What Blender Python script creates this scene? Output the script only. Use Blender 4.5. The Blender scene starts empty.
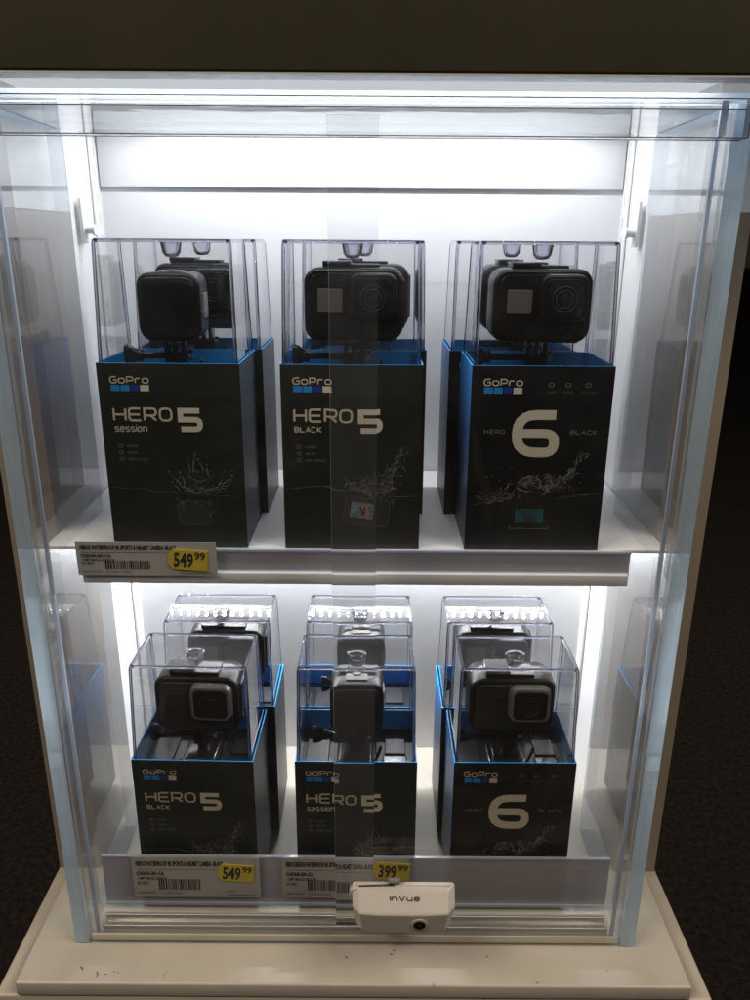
import bpy, math, random
from mathutils import Vector, Matrix

random.seed(7)
S = 0.001                 # everything below is written in millimetres
EYE = 1150.0              # height of the camera above the shop floor
CX = 14.0                 # the camera stands a little right of the case's middle
scene = bpy.context.scene
col = scene.collection

# ------------------------------------------------------------------ camera
cam_d = bpy.data.cameras.new("camera")
cam = bpy.data.objects.new("camera", cam_d)
col.objects.link(cam)
cam_d.sensor_fit = 'VERTICAL'
cam_d.sensor_height = 36.0
cam_d.lens = 36.0 * 0.780
cam_d.clip_start = 0.01
cam_d.clip_end = 200.0
cam.matrix_world = (Matrix.Translation((CX * S, 0, EYE * S))
                    @ Matrix.Rotation(math.radians(90 - 18.4), 4, 'X')
                    @ Matrix.Rotation(math.radians(0.4), 4, 'Z'))
scene.camera = cam

# ------------------------------------------------------------------ world: a dim shop
world = bpy.data.worlds.new("World")
scene.world = world
world.use_nodes = True
bg = world.node_tree.nodes["Background"]
bg.inputs[0].default_value = (1.0, 0.80, 0.58, 1)
bg.inputs[1].default_value = 0.012

# warm shop ceiling lamp above and behind the photographer
def area(name, loc, target, size, power, color):
    d = bpy.data.lights.new(name, 'AREA')
    d.shape = 'RECTANGLE'
    d.size, d.size_y = size
    d.energy = power
    d.color = color
    o = bpy.data.objects.new(name, d)
    col.objects.link(o)
    o.location = loc
    o.rotation_euler = (Vector(target) - Vector(loc)).to_track_quat('-Z', 'Y').to_euler()
    return o
area("shop_ceiling_lamp", (-1.5, -0.35, 2.9), (0, 0.5, 0.6), (1.6, 0.6), 37, (1.0, 0.86, 0.69))
area("shop_ceiling_lamp", (1.6, -0.30, 2.9), (0, 0.5, 0.6), (1.6, 0.6), 37, (1.0, 0.86, 0.69))
LED_TOP, LED_FRONT, LED_LOW = 1950.0, 1950.0, 5500.0

scene.view_settings.view_transform = 'Standard'
scene.view_settings.look = 'None'
scene.view_settings.exposure = 0.0
scene.view_settings.gamma = 1.0
cy = scene.cycles
cy.max_bounces = 14
cy.diffuse_bounces = 5
cy.glossy_bounces = 6
cy.transmission_bounces = 10
cy.transparent_max_bounces = 48
cy.caustics_reflective = False
cy.caustics_refractive = True
cy.sample_clamp_indirect = 40.0
cy.sample_clamp_direct = 0.0
cy.blur_glossy = 0.3
cy.use_denoising = True
try:
    cy.denoiser = 'OPENIMAGEDENOISE'
    cy.denoising_input_passes = 'RGB_ALBEDO_NORMAL'
except Exception:
    pass

# ------------------------------------------------------------------ materials
def newmat(name):
    m = bpy.data.materials.new(name)
    m.use_nodes = True
    nt = m.node_tree
    nt.nodes.clear()
    out = nt.nodes.new('ShaderNodeOutputMaterial')
    return m, nt, out

def pbr(name, color, rough=0.5, metal=0.0, var=0.0, vscale=30, bump=0.0, bscale=400, spec=0.5,
        color2=None, mottle=0.5, coat=0.0, streak=None, rvar=0.0):
    m, nt, out = newmat(name)
    b = nt.nodes.new('ShaderNodeBsdfPrincipled')
    b.inputs['Base Color'].default_value = (*color, 1)
    b.inputs['Roughness'].default_value = rough
    b.inputs['Metallic'].default_value = metal
    b.inputs['Specular IOR Level'].default_value = spec
    b.inputs['Coat Weight'].default_value = coat
    nt.links.new(b.outputs[0], out.inputs[0])
    tc = nt.nodes.new('ShaderNodeTexCoord')
    if var or color2 or rvar:
        mp = nt.nodes.new('ShaderNodeMapping')
        if streak: mp.inputs['Scale'].default_value = streak
        nt.links.new(tc.outputs['Object'], mp.inputs[0])
        n = nt.nodes.new('ShaderNodeTexNoise')
        n.inputs['Scale'].default_value = vscale
        n.inputs['Detail'].default_value = 6
        n.inputs['Roughness'].default_value = 0.65
        nt.links.new(mp.outputs[0], n.inputs['Vector'])
        r = nt.nodes.new('ShaderNodeValToRGB')
        c2 = color2 or tuple(max(0, c * (1 - var)) for c in color)
        r.color_ramp.elements[0].position = mottle - 0.18
        r.color_ramp.elements[1].position = mottle + 0.18
        r.color_ramp.elements[0].color = (*c2, 1)
        r.color_ramp.elements[1].color = (*color, 1)
        nt.links.new(n.outputs['Fac'], r.inputs[0])
        if var or color2: nt.links.new(r.outputs[0], b.inputs['Base Color'])
        if rvar:
            mr = nt.nodes.new('ShaderNodeMapRange')
            mr.inputs[3].default_value = rough - rvar
            mr.inputs[4].default_value = rough + rvar
            nt.links.new(n.outputs['Fac'], mr.inputs[0])
            nt.links.new(mr.outputs[0], b.inputs['Roughness'])
    if bump:
        n2 = nt.nodes.new('ShaderNodeTexNoise')
        n2.inputs['Scale'].default_value = bscale
        n2.inputs['Detail'].default_value = 3
        nt.links.new(tc.outputs['Object'], n2.inputs['Vector'])
        bp = nt.nodes.new('ShaderNodeBump')
        bp.inputs['Strength'].default_value = bump
        bp.inputs['Distance'].default_value = 0.0005
        nt.links.new(n2.outputs['Fac'], bp.inputs['Height'])
        nt.links.new(bp.outputs[0], b.inputs['Normal'])
    return m

def sheet(name, tint=(1, 1, 1), base=0.04, haze=0.0, hcol=(0.8, 0.8, 0.8), grime=0.0, power=5.0, rough=0.0, warp=0.35):
    """Clear plastic: transparent, with Fresnel reflection and a little haze of dust."""
    m, nt, out = newmat(name)
    L = nt.links
    lw = nt.nodes.new('ShaderNodeLayerWeight'); lw.inputs[0].default_value = 0.5
    pw = nt.nodes.new('ShaderNodeMath'); pw.operation = 'POWER'; pw.inputs[1].default_value = power
    L.new(lw.outputs['Facing'], pw.inputs[0])
    ml = nt.nodes.new('ShaderNodeMath'); ml.operation = 'MULTIPLY_ADD'
    ml.inputs[1].default_value = 1 - base; ml.inputs[2].default_value = base
    L.new(pw.outputs[0], ml.inputs[0])
    tr = nt.nodes.new('ShaderNodeBsdfTransparent'); tr.inputs[0].default_value = (*tint, 1)
    gl = nt.nodes.new('ShaderNodeBsdfGlossy'); gl.inputs['Roughness'].default_value = rough
    gl.inputs['Color'].default_value = (1, 1, 1, 1)
    if warp:
        tcw = nt.nodes.new('ShaderNodeTexCoord'); nw = nt.nodes.new('ShaderNodeTexNoise')
        nw.inputs['Scale'].default_value = 24; nw.inputs['Detail'].default_value = 2
        L.new(tcw.outputs['Object'], nw.inputs['Vector'])
        bw_ = nt.nodes.new('ShaderNodeBump'); bw_.inputs['Strength'].default_value = warp; bw_.inputs['Distance'].default_value = 0.0015
        L.new(nw.outputs['Fac'], bw_.inputs['Height']); L.new(bw_.outputs[0], gl.inputs['Normal'])
    mx = nt.nodes.new('ShaderNodeMixShader')
    L.new(ml.outputs[0], mx.inputs[0]); L.new(tr.outputs[0], mx.inputs[1]); L.new(gl.outputs[0], mx.inputs[2])
    last = mx
    if haze or grime:
        df = nt.nodes.new('ShaderNodeBsdfDiffuse'); df.inputs[0].default_value = (*hcol, 1)
        m2 = nt.nodes.new('ShaderNodeMixShader'); m2.inputs[0].default_value = haze
        if grime:
            tc = nt.nodes.new('ShaderNodeTexCoord')
            n = nt.nodes.new('ShaderNodeTexNoise'); n.inputs['Scale'].default_value = 22
            n.inputs['Detail'].default_value = 8; n.inputs['Distortion'].default_value = 1.2
            L.new(tc.outputs['Object'], n.inputs['Vector'])
            mr = nt.nodes.new('ShaderNodeMapRange')
            mr.inputs[1].default_value = 0.5; mr.inputs[2].default_value = 0.8
            mr.inputs[3].default_value = haze; mr.inputs[4].default_value = haze + grime
            L.new(n.outputs['Fac'], mr.inputs[0]); L.new(mr.outputs[0], m2.inputs[0])
        L.new(mx.outputs[0], m2.inputs[1]); L.new(df.outputs[0], m2.inputs[2])
        last = m2
    L.new(last.outputs[0], out.inputs[0])
    return m

def solid_glass(name, color, ior=1.49, rough=0.0, haze=0.0):
    m, nt, out = newmat(name)
    g = nt.nodes.new('ShaderNodeBsdfGlass')
    g.inputs['Color'].default_value = (*color, 1)
    g.inputs['IOR'].default_value = ior
    g.inputs['Roughness'].default_value = rough
    last = g
    if haze:
        d = nt.nodes.new('ShaderNodeBsdfDiffuse'); d.inputs[0].default_value = (0.75, 0.76, 0.78, 1)
        mx = nt.nodes.new('ShaderNodeMixShader'); mx.inputs[0].default_value = haze
        nt.links.new(g.outputs[0], mx.inputs[1]); nt.links.new(d.outputs[0], mx.inputs[2])
        last = mx
    nt.links.new(last.outputs[0], out.inputs[0])
    return m

def edge_mat(name, color, trans=0.5, clear=0.0, streak=0.0):
    """Sawn or polished plastic edge that scatters the light running inside the sheet."""
    m, nt, out = newmat(name)
    L = nt.links
    df = nt.nodes.new('ShaderNodeBsdfDiffuse'); df.inputs[0].default_value = (*color, 1)
    tl = nt.nodes.new('ShaderNodeBsdfTranslucent'); tl.inputs[0].default_value = (*color, 1)
    mx = nt.nodes.new('ShaderNodeMixShader'); mx.inputs[0].default_value = trans
    L.new(df.outputs[0], mx.inputs[1]); L.new(tl.outputs[0], mx.inputs[2])
    gl = nt.nodes.new('ShaderNodeBsdfGlossy'); gl.inputs['Roughness'].default_value = 0.15
    m2 = nt.nodes.new('ShaderNodeMixShader'); m2.inputs[0].default_value = 0.06
    L.new(mx.outputs[0], m2.inputs[1]); L.new(gl.outputs[0], m2.inputs[2])
    last = m2
    if clear:
        tr = nt.nodes.new('ShaderNodeBsdfTransparent'); tr.inputs[0].default_value = (*color, 1)
        m3 = nt.nodes.new('ShaderNodeMixShader'); m3.inputs[0].default_value = clear
        L.new(m2.outputs[0], m3.inputs[1]); L.new(tr.outputs[0], m3.inputs[2])
        last = m3
        if streak:
            tc = nt.nodes.new('ShaderNodeTexCoord'); mp = nt.nodes.new('ShaderNodeMapping')
            mp.inputs['Scale'].default_value = (60, 60, 5); mp.inputs['Rotation'].default_value = (0, .5, 0)
            n = nt.nodes.new('ShaderNodeTexNoise'); n.inputs['Scale'].default_value = 3; n.inputs['Detail'].default_value = 3
            L.new(tc.outputs['Object'], mp.inputs[0]); L.new(mp.outputs[0], n.inputs['Vector'])
            mr = nt.nodes.new('ShaderNodeMapRange'); mr.inputs[1].default_value = .3; mr.inputs[2].default_value = .7
            mr.inputs[3].default_value = clear - streak; mr.inputs[4].default_value = clear + streak
            L.new(n.outputs['Fac'], mr.inputs[0]); L.new(mr.outputs[0], m3.inputs[0])
    L.new(last.outputs[0], out.inputs[0])
    return m

def emit(name, color, k):
    m, nt, out = newmat(name)
    e = nt.nodes.new('ShaderNodeEmission')
    e.inputs[0].default_value = (*color, 1); e.inputs[1].default_value = k
    nt.links.new(e.outputs[0], out.inputs[0])
    return m

def side_print(name):
    """The printed left flank of a carton: bright blue ink at the top running into black."""
    m, nt, out = newmat(name)
    L = nt.links
    b = nt.nodes.new('ShaderNodeBsdfPrincipled'); b.inputs['Roughness'].default_value = 0.35
    tc = nt.nodes.new('ShaderNodeTexCoord')
    sp = nt.nodes.new('ShaderNodeSeparateXYZ'); L.new(tc.outputs['Object'], sp.inputs[0])
    mr = nt.nodes.new('ShaderNodeMapRange'); mr.inputs[1].default_value = 0.0; mr.inputs[2].default_value = 0.137
    L.new(sp.outputs['Z'], mr.inputs[0])
    r = nt.nodes.new('ShaderNodeValToRGB')
    e = r.color_ramp.elements
    e[0].position = 0.15; e[0].color = (0.012, 0.02, 0.03, 1)
    e[1].position = 1.0; e[1].color = (0.02, 0.30, 0.85, 1)
    k = e.new(0.6); k.color = (0.015, 0.11, 0.36, 1)
    L.new(mr.outputs[0], r.inputs[0]); L.new(r.outputs[0], b.inputs['Base Color'])
    L.new(b.outputs[0], out.inputs[0])
    return m

M = {}
M['white'] = pbr('white enamel', (0.80, 0.80, 0.80), 0.35, var=0.05, vscale=9, rvar=0.1)
M['whitewall'] = pbr('white liner panel', (0.74, 0.75, 0.77), 0.22, var=0.04, vscale=6, rvar=0.08)
M['cream'] = pbr('cream laminate', (0.55, 0.51, 0.445), 0.38, var=0.17, vscale=11, mottle=0.42, bump=0.14, bscale=900, rvar=0.12)
M['cream2'] = pbr('cream laminate worn', (0.54, 0.49, 0.42), 0.4, var=0.12, vscale=10, bump=0.10, bscale=900, rvar=0.12)
M['tan'] = pbr('tan laminate side', (0.33, 0.275, 0.21), 0.45, var=0.12, vscale=10, rvar=0.1)
M['tanin'] = pbr('brown laminate lining', (0.20, 0.145, 0.10), 0.4, var=0.25, vscale=9, streak=(1, 4, .5), rvar=0.1)
M['header'] = pbr('dark brown header', (0.072, 0.064, 0.038), 0.5, var=0.3, vscale=6, streak=(1, 1, 0.2), bump=0.05)
M['floor'] = pbr('dark flecked carpet', (0.045, 0.032, 0.025), 0.95, color2=(0.004, 0.003, 0.003), vscale=85, mottle=0.55, bump=1.0, bscale=500)
M['pane'] = sheet('clear acrylic', (0.98, 0.982, 0.985), 0.04, haze=0.004, hcol=(0.7, 0.66, 0.6), grime=0.018, warp=0.1)
M['paneside'] = sheet('clear acrylic flank', (0.93, 0.94, 0.95), 0.045, haze=0.02, hcol=(0.45, 0.37, 0.30), grime=0.05, power=3.9, warp=0.04)
M['paneedge'] = edge_mat('pale blue acrylic edge', (0.70, 0.86, 1.0), 0.62, 0.20, 0.09)
M['paneedgeclear'] = edge_mat('clear acrylic edge', (0.78, 0.84, 0.9), 0.5, 0.55)
M['joint'] = edge_mat('bonded acrylic seam', (0.72, 0.78, 0.86), 0.5, 0.35)
M['jointdark'] = pbr('dark acrylic seam', (0.10, 0.10, 0.11), 0.2)  # dark grey for the lines along the bar's edges
M['bar'] = solid_glass('solid acrylic bar', (0.985, 0.988, 0.99))
M['strap'] = solid_glass('strap acrylic', (0.985, 0.988, 0.99), haze=0.02)
M['cover'] = sheet('clear box cover', (0.988, 0.988, 0.99), 0.035, haze=0.001, hcol=(0.8, 0.8, 0.85), grime=0.006, power=3.8, warp=0.12)
M['rod'] = solid_glass('moulded cover edge', (0.80, 0.80, 0.87), 1.55, 0.02)
M['pocket'] = solid_glass('moulded hanger pocket', (0.93, 0.93, 0.97), 1.5, 0.02)
M['carton'] = pbr('black printed card', (0.0165, 0.0195, 0.0160), 0.38, var=0.25, vscale=14, bump=0.06, bscale=700, rvar=0.08)
M['carton6'] = pbr('deep black printed card', (0.0075, 0.0078, 0.0080), 0.38, var=0.25, vscale=14, bump=0.06, bscale=700, rvar=0.08)
M['cartonside'] = pbr('dark teal printed flank', (0.014, 0.026, 0.032), 0.36, var=0.2, vscale=18, bump=0.06, bscale=700)
M['sideblue'] = side_print('blue printed flank')
M['blue'] = pbr('bright blue card lining', (0.02, 0.42, 1.0), 0.38, var=0.12, vscale=30)
M['blueink'] = pbr('blue ink', (0.010, 0.20, 0.52), 0.5)
M['navyink'] = pbr('navy ink', (0.006, 0.03, 0.20), 0.5)
M['creamink'] = pbr('cream ink', (0.50, 0.43, 0.32), 0.45)
M['creamink2'] = pbr('pale ink', (0.58, 0.51, 0.40), 0.45)
M['greyink'] = pbr('grey ink', (0.15, 0.145, 0.12), 0.5)
M['dimink'] = pbr('dim grey ink', (0.075, 0.075, 0.07), 0.5)
M['tealink'] = pbr('teal ink', (0.012, 0.10, 0.11), 0.4, color2=(0.01, 0.04, 0.05), vscale=130)
M['tealline'] = pbr('teal grey ink', (0.13, 0.18, 0.20), 0.45)
M['waterink'] = pbr('water splash ink', (0.21, 0.20, 0.18), 0.4, color2=(0.05, 0.05, 0.045), vscale=200)
M['screenink'] = pbr('screen photo ink', (0.26, 0.30, 0.36), 0.4, color2=(0.05, 0.07, 0.10), vscale=150)
M['orangeink'] = pbr('orange ink', (0.50, 0.15, 0.05), 0.5)
M['camblack'] = pbr('matt black rubberised plastic', (0.0065, 0.0065, 0.0065), 0.34, var=0.3, vscale=60, bump=0.25, bscale=1500, rvar=0.1, spec=0.3)
M['camgrey'] = pbr('charcoal lit camera front', (0.030, 0.030, 0.029), 0.40, var=0.2, vscale=60, bump=0.2, bscale=1800)  # camera black made greyer for light on its front; also cube tops
M['ringgrey'] = pbr('lit grey lens surround', (0.25, 0.25, 0.245), 0.35, var=0.1, vscale=60, metal=0.2)  # grey of a lens rim in the light, also used for plain grey parts
M['lens'] = pbr('black glass', (0.006, 0.006, 0.008), 0.06, spec=0.7, coat=0.6)
M['coating'] = pbr('coated lens glass', (0.012, 0.014, 0.026), 0.05, spec=0.9, coat=1.0)
M['lensring'] = pbr('lens barrel', (0.03, 0.03, 0.032), 0.2)
M['lcd'] = pbr('camera status screen', (0.030, 0.028, 0.027), 0.12, spec=0.8)
M['lcdsheen'] = pbr('camera status screen sheen', (0.12, 0.105, 0.09), 0.3, color2=(0.10, 0.09, 0.08), vscale=150)  # paler grey stands in for the reflection on the upper screens
M['gloss'] = pbr('glossy black plastic', (0.012, 0.012, 0.013), 0.16, var=0.2, vscale=80)
M['tray'] = pbr('dark tray plastic', (0.010, 0.012, 0.014), 0.42, var=0.2, vscale=30, bump=0.1, bscale=200)
M['red'] = pbr('dull red button', (0.16, 0.03, 0.03), 0.4)
M['rail'] = edge_mat('smoky price channel', (0.58, 0.56, 0.60), 0.3, 0.2)
M['paper'] = pbr('price card paper', (0.50, 0.475, 0.45), 0.6, var=0.05, vscale=30)
M['ink'] = pbr('black ink', (0.02, 0.02, 0.02), 0.6)
M['inksoft'] = pbr('faded black ink', (0.06, 0.055, 0.05), 0.6)
M['yellow'] = pbr('yellow price label', (0.72, 0.56, 0.05), 0.5, var=0.08, vscale=40)
M['alu'] = pbr('brushed aluminium', (0.62, 0.60, 0.56), 0.32, metal=0.75, var=0.15, vscale=8, streak=(0.3, 8, 8), rvar=0.1)
M['slot'] = pbr('slot shadow grey', (0.60, 0.61, 0.62), 0.6)
M['chrome'] = pbr('chromed metal', (0.75, 0.74, 0.72), 0.12, metal=1.0)
M['lock'] = pbr('off white lock plastic', (0.53, 0.50, 0.455), 0.36, var=0.05, vscale=30, bump=0.06, bscale=1200)
M['grime'] = pbr('dark scuff', (0.13, 0.10, 0.075), 0.7)
M['fillglow'] = emit('lit ceiling diffuser', (0.88, 0.93, 1.0), 0.62)  # glow added to brighten the white ceiling
M['ledtop'] = emit('lit diode upper back', (0.96, 0.98, 1.0), LED_TOP)
M['ledfront'] = emit('lit diode upper front', (0.94, 0.97, 1.0), LED_FRONT)
M['ledlow'] = emit('lit diode lower', (0.97, 0.985, 1.0), LED_LOW)

# ------------------------------------------------------------------ mesh helpers (mm)
class MB:
    def __init__(s):
        s.v, s.f, s.m, s.sm, s.mats = [], [], [], [], []
    def mi(s, mat):
        if mat not in s.mats: s.mats.append(mat)
        return s.mats.index(mat)
    def poly(s, pts, mat, smooth=False):
        b = len(s.v); s.v += [tuple(p) for p in pts]
        s.f.append(tuple(range(b, b + len(pts)))); s.m.append(s.mi(mat)); s.sm.append(smooth)
    def mesh(s, verts, faces, mat, smooth=False, T=None):
        b = len(s.v)
        s.v += [tuple(T @ Vector(p)) for p in verts] if T else [tuple(p) for p in verts]
        k = s.mi(mat)
        for f in faces:
            s.f.append(tuple(b + i for i in f)); s.m.append(k); s.sm.append(smooth)
    def box(s, x0, x1, y0, y1, z0, z1, mat, mats=None, c=0.0, T=None):
        """mats: dict of face -> material for '-x +x -y +y -z +z'; c: chamfer."""
        if c <= 0:
            V = [(x0, y0, z0), (x1, y0, z0), (x1, y1, z0), (x0, y1, z0), (x0, y0, z1), (x1, y0, z1), (x1, y1, z1), (x0, y1, z1)]
            F = {'-z': (0, 3, 2, 1), '+z': (4, 5, 6, 7), '-y': (0, 1, 5, 4), '+x': (1, 2, 6, 5), '+y': (2, 3, 7, 6), '-x': (3, 0, 4, 7)}
            b = len(s.v)
            s.v += [tuple(T @ Vector(p)) for p in V] if T else V
            for k, f in F.items():
                mm = (mats or {}).get(k, mat)
                if mm is None: continue
                s.f.append(tuple(b + i for i in f)); s.m.append(s.mi(mm)); s.sm.append(False)
        else:
            secs = []
            n = 3
            for i in range(n + 1):
                a = i / n * math.pi / 2
                secs.append((z0 + c - c * math.cos(a), c - c * math.sin(a)))
            for i in range(n + 1):
                a = i / n * math.pi / 2
                secs.append((z1 - c + c * math.sin(a), c - c * math.cos(a)))
            rings = []
            for z, ins in secs:
                rings.append([(x, y, z) for x, y in rrect((x0 + x1) / 2, (y0 + y1) / 2, x1 - x0 - 2 * ins, y1 - y0 - 2 * ins, max(c - ins, 0.05), 3)])
            s.loft(rings, mat, True, T=T)
    def loft(s, rings, mat, smooth=True, cap=True, T=None, closed=True):
        n = len(rings[0]); V = [p for r in rings for p in r]; F = []
        for i in range(len(rings) - 1):
            for j in range(n if closed else n - 1):
                k = (j + 1) % n
                F.append((i * n + j, i * n + k, (i + 1) * n + k, (i + 1) * n + j))
        s.mesh(V, F, mat, smooth, T)
        if cap:
            s.mesh(rings[0][::-1], [tuple(range(n))], mat, False, T)
            s.mesh(rings[-1], [tuple(range(n))], mat, False, T)
    def rod(s, p, q, r, mat, n=8, r2=None, cap=True):
        p, q = Vector(p), Vector(q); d = (q - p).normalized()
        a = d.orthogonal().normalized(); b = d.cross(a); r2 = r if r2 is None else r2
        rings = [[tuple(c + a * math.cos(t) * rr + b * math.sin(t) * rr) for t in [2 * math.pi * i / n for i in range(n)]]
                 for c, rr in ((p, r), (q, r2))]
        s.loft(rings, mat, True, cap)
    def tube(s, pts, r, mat, n=8):
        pts = [Vector(p) for p in pts]; rings = []
        prev = None
        for i, p in enumerate(pts):
            d = (pts[min(i + 1, len(pts) - 1)] - pts[max(i - 1, 0)]).normalized()
            a = d.orthogonal().normalized() if prev is None else (prev - d * prev.dot(d)).normalized()
            prev = a; b = d.cross(a)
            rr = r[i] if isinstance(r, (list, tuple)) else r
            rings.append([tuple(p + a * math.cos(2 * math.pi * k / n) * rr + b * math.sin(2 * math.pi * k / n) * rr) for k in range(n)])
        s.loft(rings, mat, True)
    def front_slab(s, cx, cz, w, h, r, y0, y1, c, mat, n=5, facemat=None, taper=0):
        """Rounded rectangle seen from the front (-y), its front edge rounded by c."""
        rings = []
        k = 4
        for i in range(k + 1):
            a = i / k * math.pi / 2
            ins = c - c * math.sin(a)
            rings.append([(x, y0 + c - c * math.cos(a), z) for x, z in rrect(cx, cz, w - 2 * ins, h - 2 * ins, max(r - ins, 0.3), n)])
        for i in range(k + 1):
            a = i / k * math.pi / 2
            ins = c - c * math.cos(a) + taper
            rings.append([(x, y1 - c + c * math.sin(a), z) for x, z in rrect(cx, cz, w - 2 * ins, h - 2 * ins, max(r - ins, 0.3), n)])
        s.loft(rings, mat, True)
    def build(s, name, parent=None, loc=None, T=None):
        me = bpy.data.meshes.new(name)
        vs = [(T @ Vector(v)) for v in s.v] if T else [Vector(v) for v in s.v]
        me.from_pydata([tuple(v * S) for v in vs], [], s.f)
        for m in s.mats: me.materials.append(m)
        for p, k, sm in zip(me.polygons, s.m, s.sm):
            p.material_index = k; p.use_smooth = sm
        me.update()
        o = bpy.data.objects.new(name, me); col.objects.link(o)
        if parent is not None: o.parent = parent
        if loc is not None: o.location = W(*loc)
        return o

def W(x, y, z):
    return Vector((x * S, y * S, (z + EYE) * S))

def rrect(cx, cy_, w, h, r, n=5):
    r = min(r, w / 2 - 0.01, h / 2 - 0.01); pts = []
    for (sx, sy, a0) in ((1, 1, 0), (-1, 1, 90), (-1, -1, 180), (1, -1, 270)):
        ox, oy = cx + sx * (w / 2 - r), cy_ + sy * (h / 2 - r)
        for i in range(n + 1):
            a = math.radians(a0 + 90 * i / n)
            pts.append((ox + r * math.cos(a), oy + r * math.sin(a)))
    return pts

def thing(name, label, cat, loc, rz=0.0, group=None):
    o = bpy.data.objects.new(name, None); col.objects.link(o)
    o.empty_display_size = 0.02
    o.location = W(*loc); o.rotation_euler = (0, 0, math.radians(rz))
    o['label'] = label; o['category'] = cat
    if group: o['group'] = group
    return o
def tag(o, label, cat, group=None):
    o['label'] = label; o['category'] = cat
    if group: o['group'] = group
    return o
def copy_tree(o, parent=None):
    c = o.copy(); col.objects.link(c)
    if parent is not None: c.parent = parent
    for ch in list(o.children): copy_tree(ch, c)
    return c

# ------------------------------------------------------------------ lettering
def round_path(pts, r, closed=False, n=5):
    """pts: (x,y) or (x,y,k) with k a factor on the corner radius."""
    out = []; N = len(pts)
    for i, p in enumerate(pts):
        k = p[2] if len(p) > 2 else 0
        P = Vector((p[0], p[1]))
        if (not closed and i in (0, N - 1)) or k == 0:
            out.append(P); continue
        A = Vector(pts[(i - 1) % N][:2]); B = Vector(pts[(i + 1) % N][:2])
        ra = min(r * k, (A - P).length * 0.5, (B - P).length * 0.5)
        a = P + (A - P).normalized() * ra; b = P + (B - P).normalized() * ra
        for j in range(n + 1):
            t = j / n
            out.append(a * (1 - t) ** 2 + P * 2 * t * (1 - t) + b * t * t)
    return out
_rc = [0]
def ribbon(mb, pts, t, mat, place, closed=False, taper=None):
    N = len(pts); L, R = [], []
    for i, p in enumerate(pts):
        if closed:
            a, b = pts[(i - 1) % N], pts[(i + 1) % N]
        else:
            a, b = pts[max(i - 1, 0)], pts[min(i + 1, N - 1)]
        d1 = (p - a).normalized() if (p - a).length > 1e-6 else (b - p).normalized()
        d2 = (b - p).normalized() if (b - p).length > 1e-6 else d1
        d = d1 + d2
        d = d.normalized() if d.length > 1e-6 else d1
        nrm = Vector((-d.y, d.x))
        c = max(0.5, abs(nrm.dot(Vector((-d1.y, d1.x)))))
        tt = t if taper is None else t * taper(i / max(1, N - 1))
        L.append(p + nrm * tt / 2 / c); R.append(p - nrm * tt / 2 / c)
    rng = range(N if closed else N - 1)
    o_, a_, b_ = (Vector(place(Vector(q))) for q in ((20, 50), (21, 50), (20, 51)))
    up_ = (a_ - o_).cross(b_ - o_).normalized()
    if up_.y > 0.3: up_ = -up_
    _rc[0] = (_rc[0] + 1) % 41
    up_ = up_ * (_rc[0] * 0.002)
    V = [Vector(place(q)) + up_ for q in L + R]
    F = [(i, (i + 1) % N, N + (i + 1) % N, N + i) for i in rng]
    mb.mesh(V, F, mat)
X = 0.75
GL = {
 'H': [[(0, 0), (0, 1)], [(1, 0), (1, 1)], [(0, .5), (1, .5)]],
 'E': [[(1, 1), (0, 1, .6), (0, 0, .6), (1, 0)], [(0, .5), (.92, .5)]],
 'R': [[(0, 0), (0, 1), (1, 1, 1), (1, .42, 1), (0, .42)], [(.5, .42), (1, 0)]],
 'O': ['c', [(0, 0, 1), (0, 1, 1), (1, 1, 1), (1, 0, 1)]],
 'G': [[(1, 1), (0, 1, 1), (0, 0, 1), (1, 0, 1), (1, .5), (.5, .5)]],
 'P': [[(0, 0), (0, 1), (1, 1, 1), (1, .36, 1), (0, .36)]],
 'o': ['c', [(0, 0, 1), (0, X, 1), (1, X, 1), (1, 0, 1)]],
 'r': [[(0, 0), (0, X, .6), (1, X)]],
 's': [[(1, X), (0, X, .8), (0, X / 2, .8), (1, X / 2, .8), (1, 0, .8), (0, 0)]],
 'e': [[(0, X / 2), (1, X / 2), (1, X, 1), (0, X, 1), (0, 0, 1), (1, 0)]],
 'i': [[(0, 0), (0, X)], [(0, .95), (0, 1.1)]],
 'I': [[(0, 0), (0, 1)]],
 'n': [[(0, 0), (0, X), (1, X, 1), (1, 0)]],
 'u': [[(0, X), (0, 0, 1), (1, 0), (1, X)]],
 'V': [[(0, 1), (.5, 0), (1, 1)]],
 'v': [[(0, X), (.5, 0), (1, X)]],
 'B': [[(0, 0), (0, 1), (1, 1, .8), (1, 0, .8), (0, 0)], [(0, .5), (1, .5)]],
 'L': [[(0, 1), (0, 0), (1, 0)]],
 'A': [[(0, 0), (.5, 1), (1, 0)], [(.22, .34), (.78, .34)]],
 'C': [[(1, 1), (0, 1, .8), (0, 0, .8), (1, 0)]],
 'K': [[(0, 0), (0, 1)], [(1, 1), (.05, .5), (1, 0)]],
 '5': [[(1, 1), (0, 1), (0, .52), (1, .52, 1.2), (1, 0, 1.2), (0, 0)]],
 '6': [[(1, 1), (0, 1, 1.3), (0, 0, 1.3), (1, 0, 1.3), (1, .5, 1.3), (0, .5)]],
 'D': [[(0, 0), (0, 1), (1, 1, .8), (1, 0, .8), (0, 0)]],
}
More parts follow.
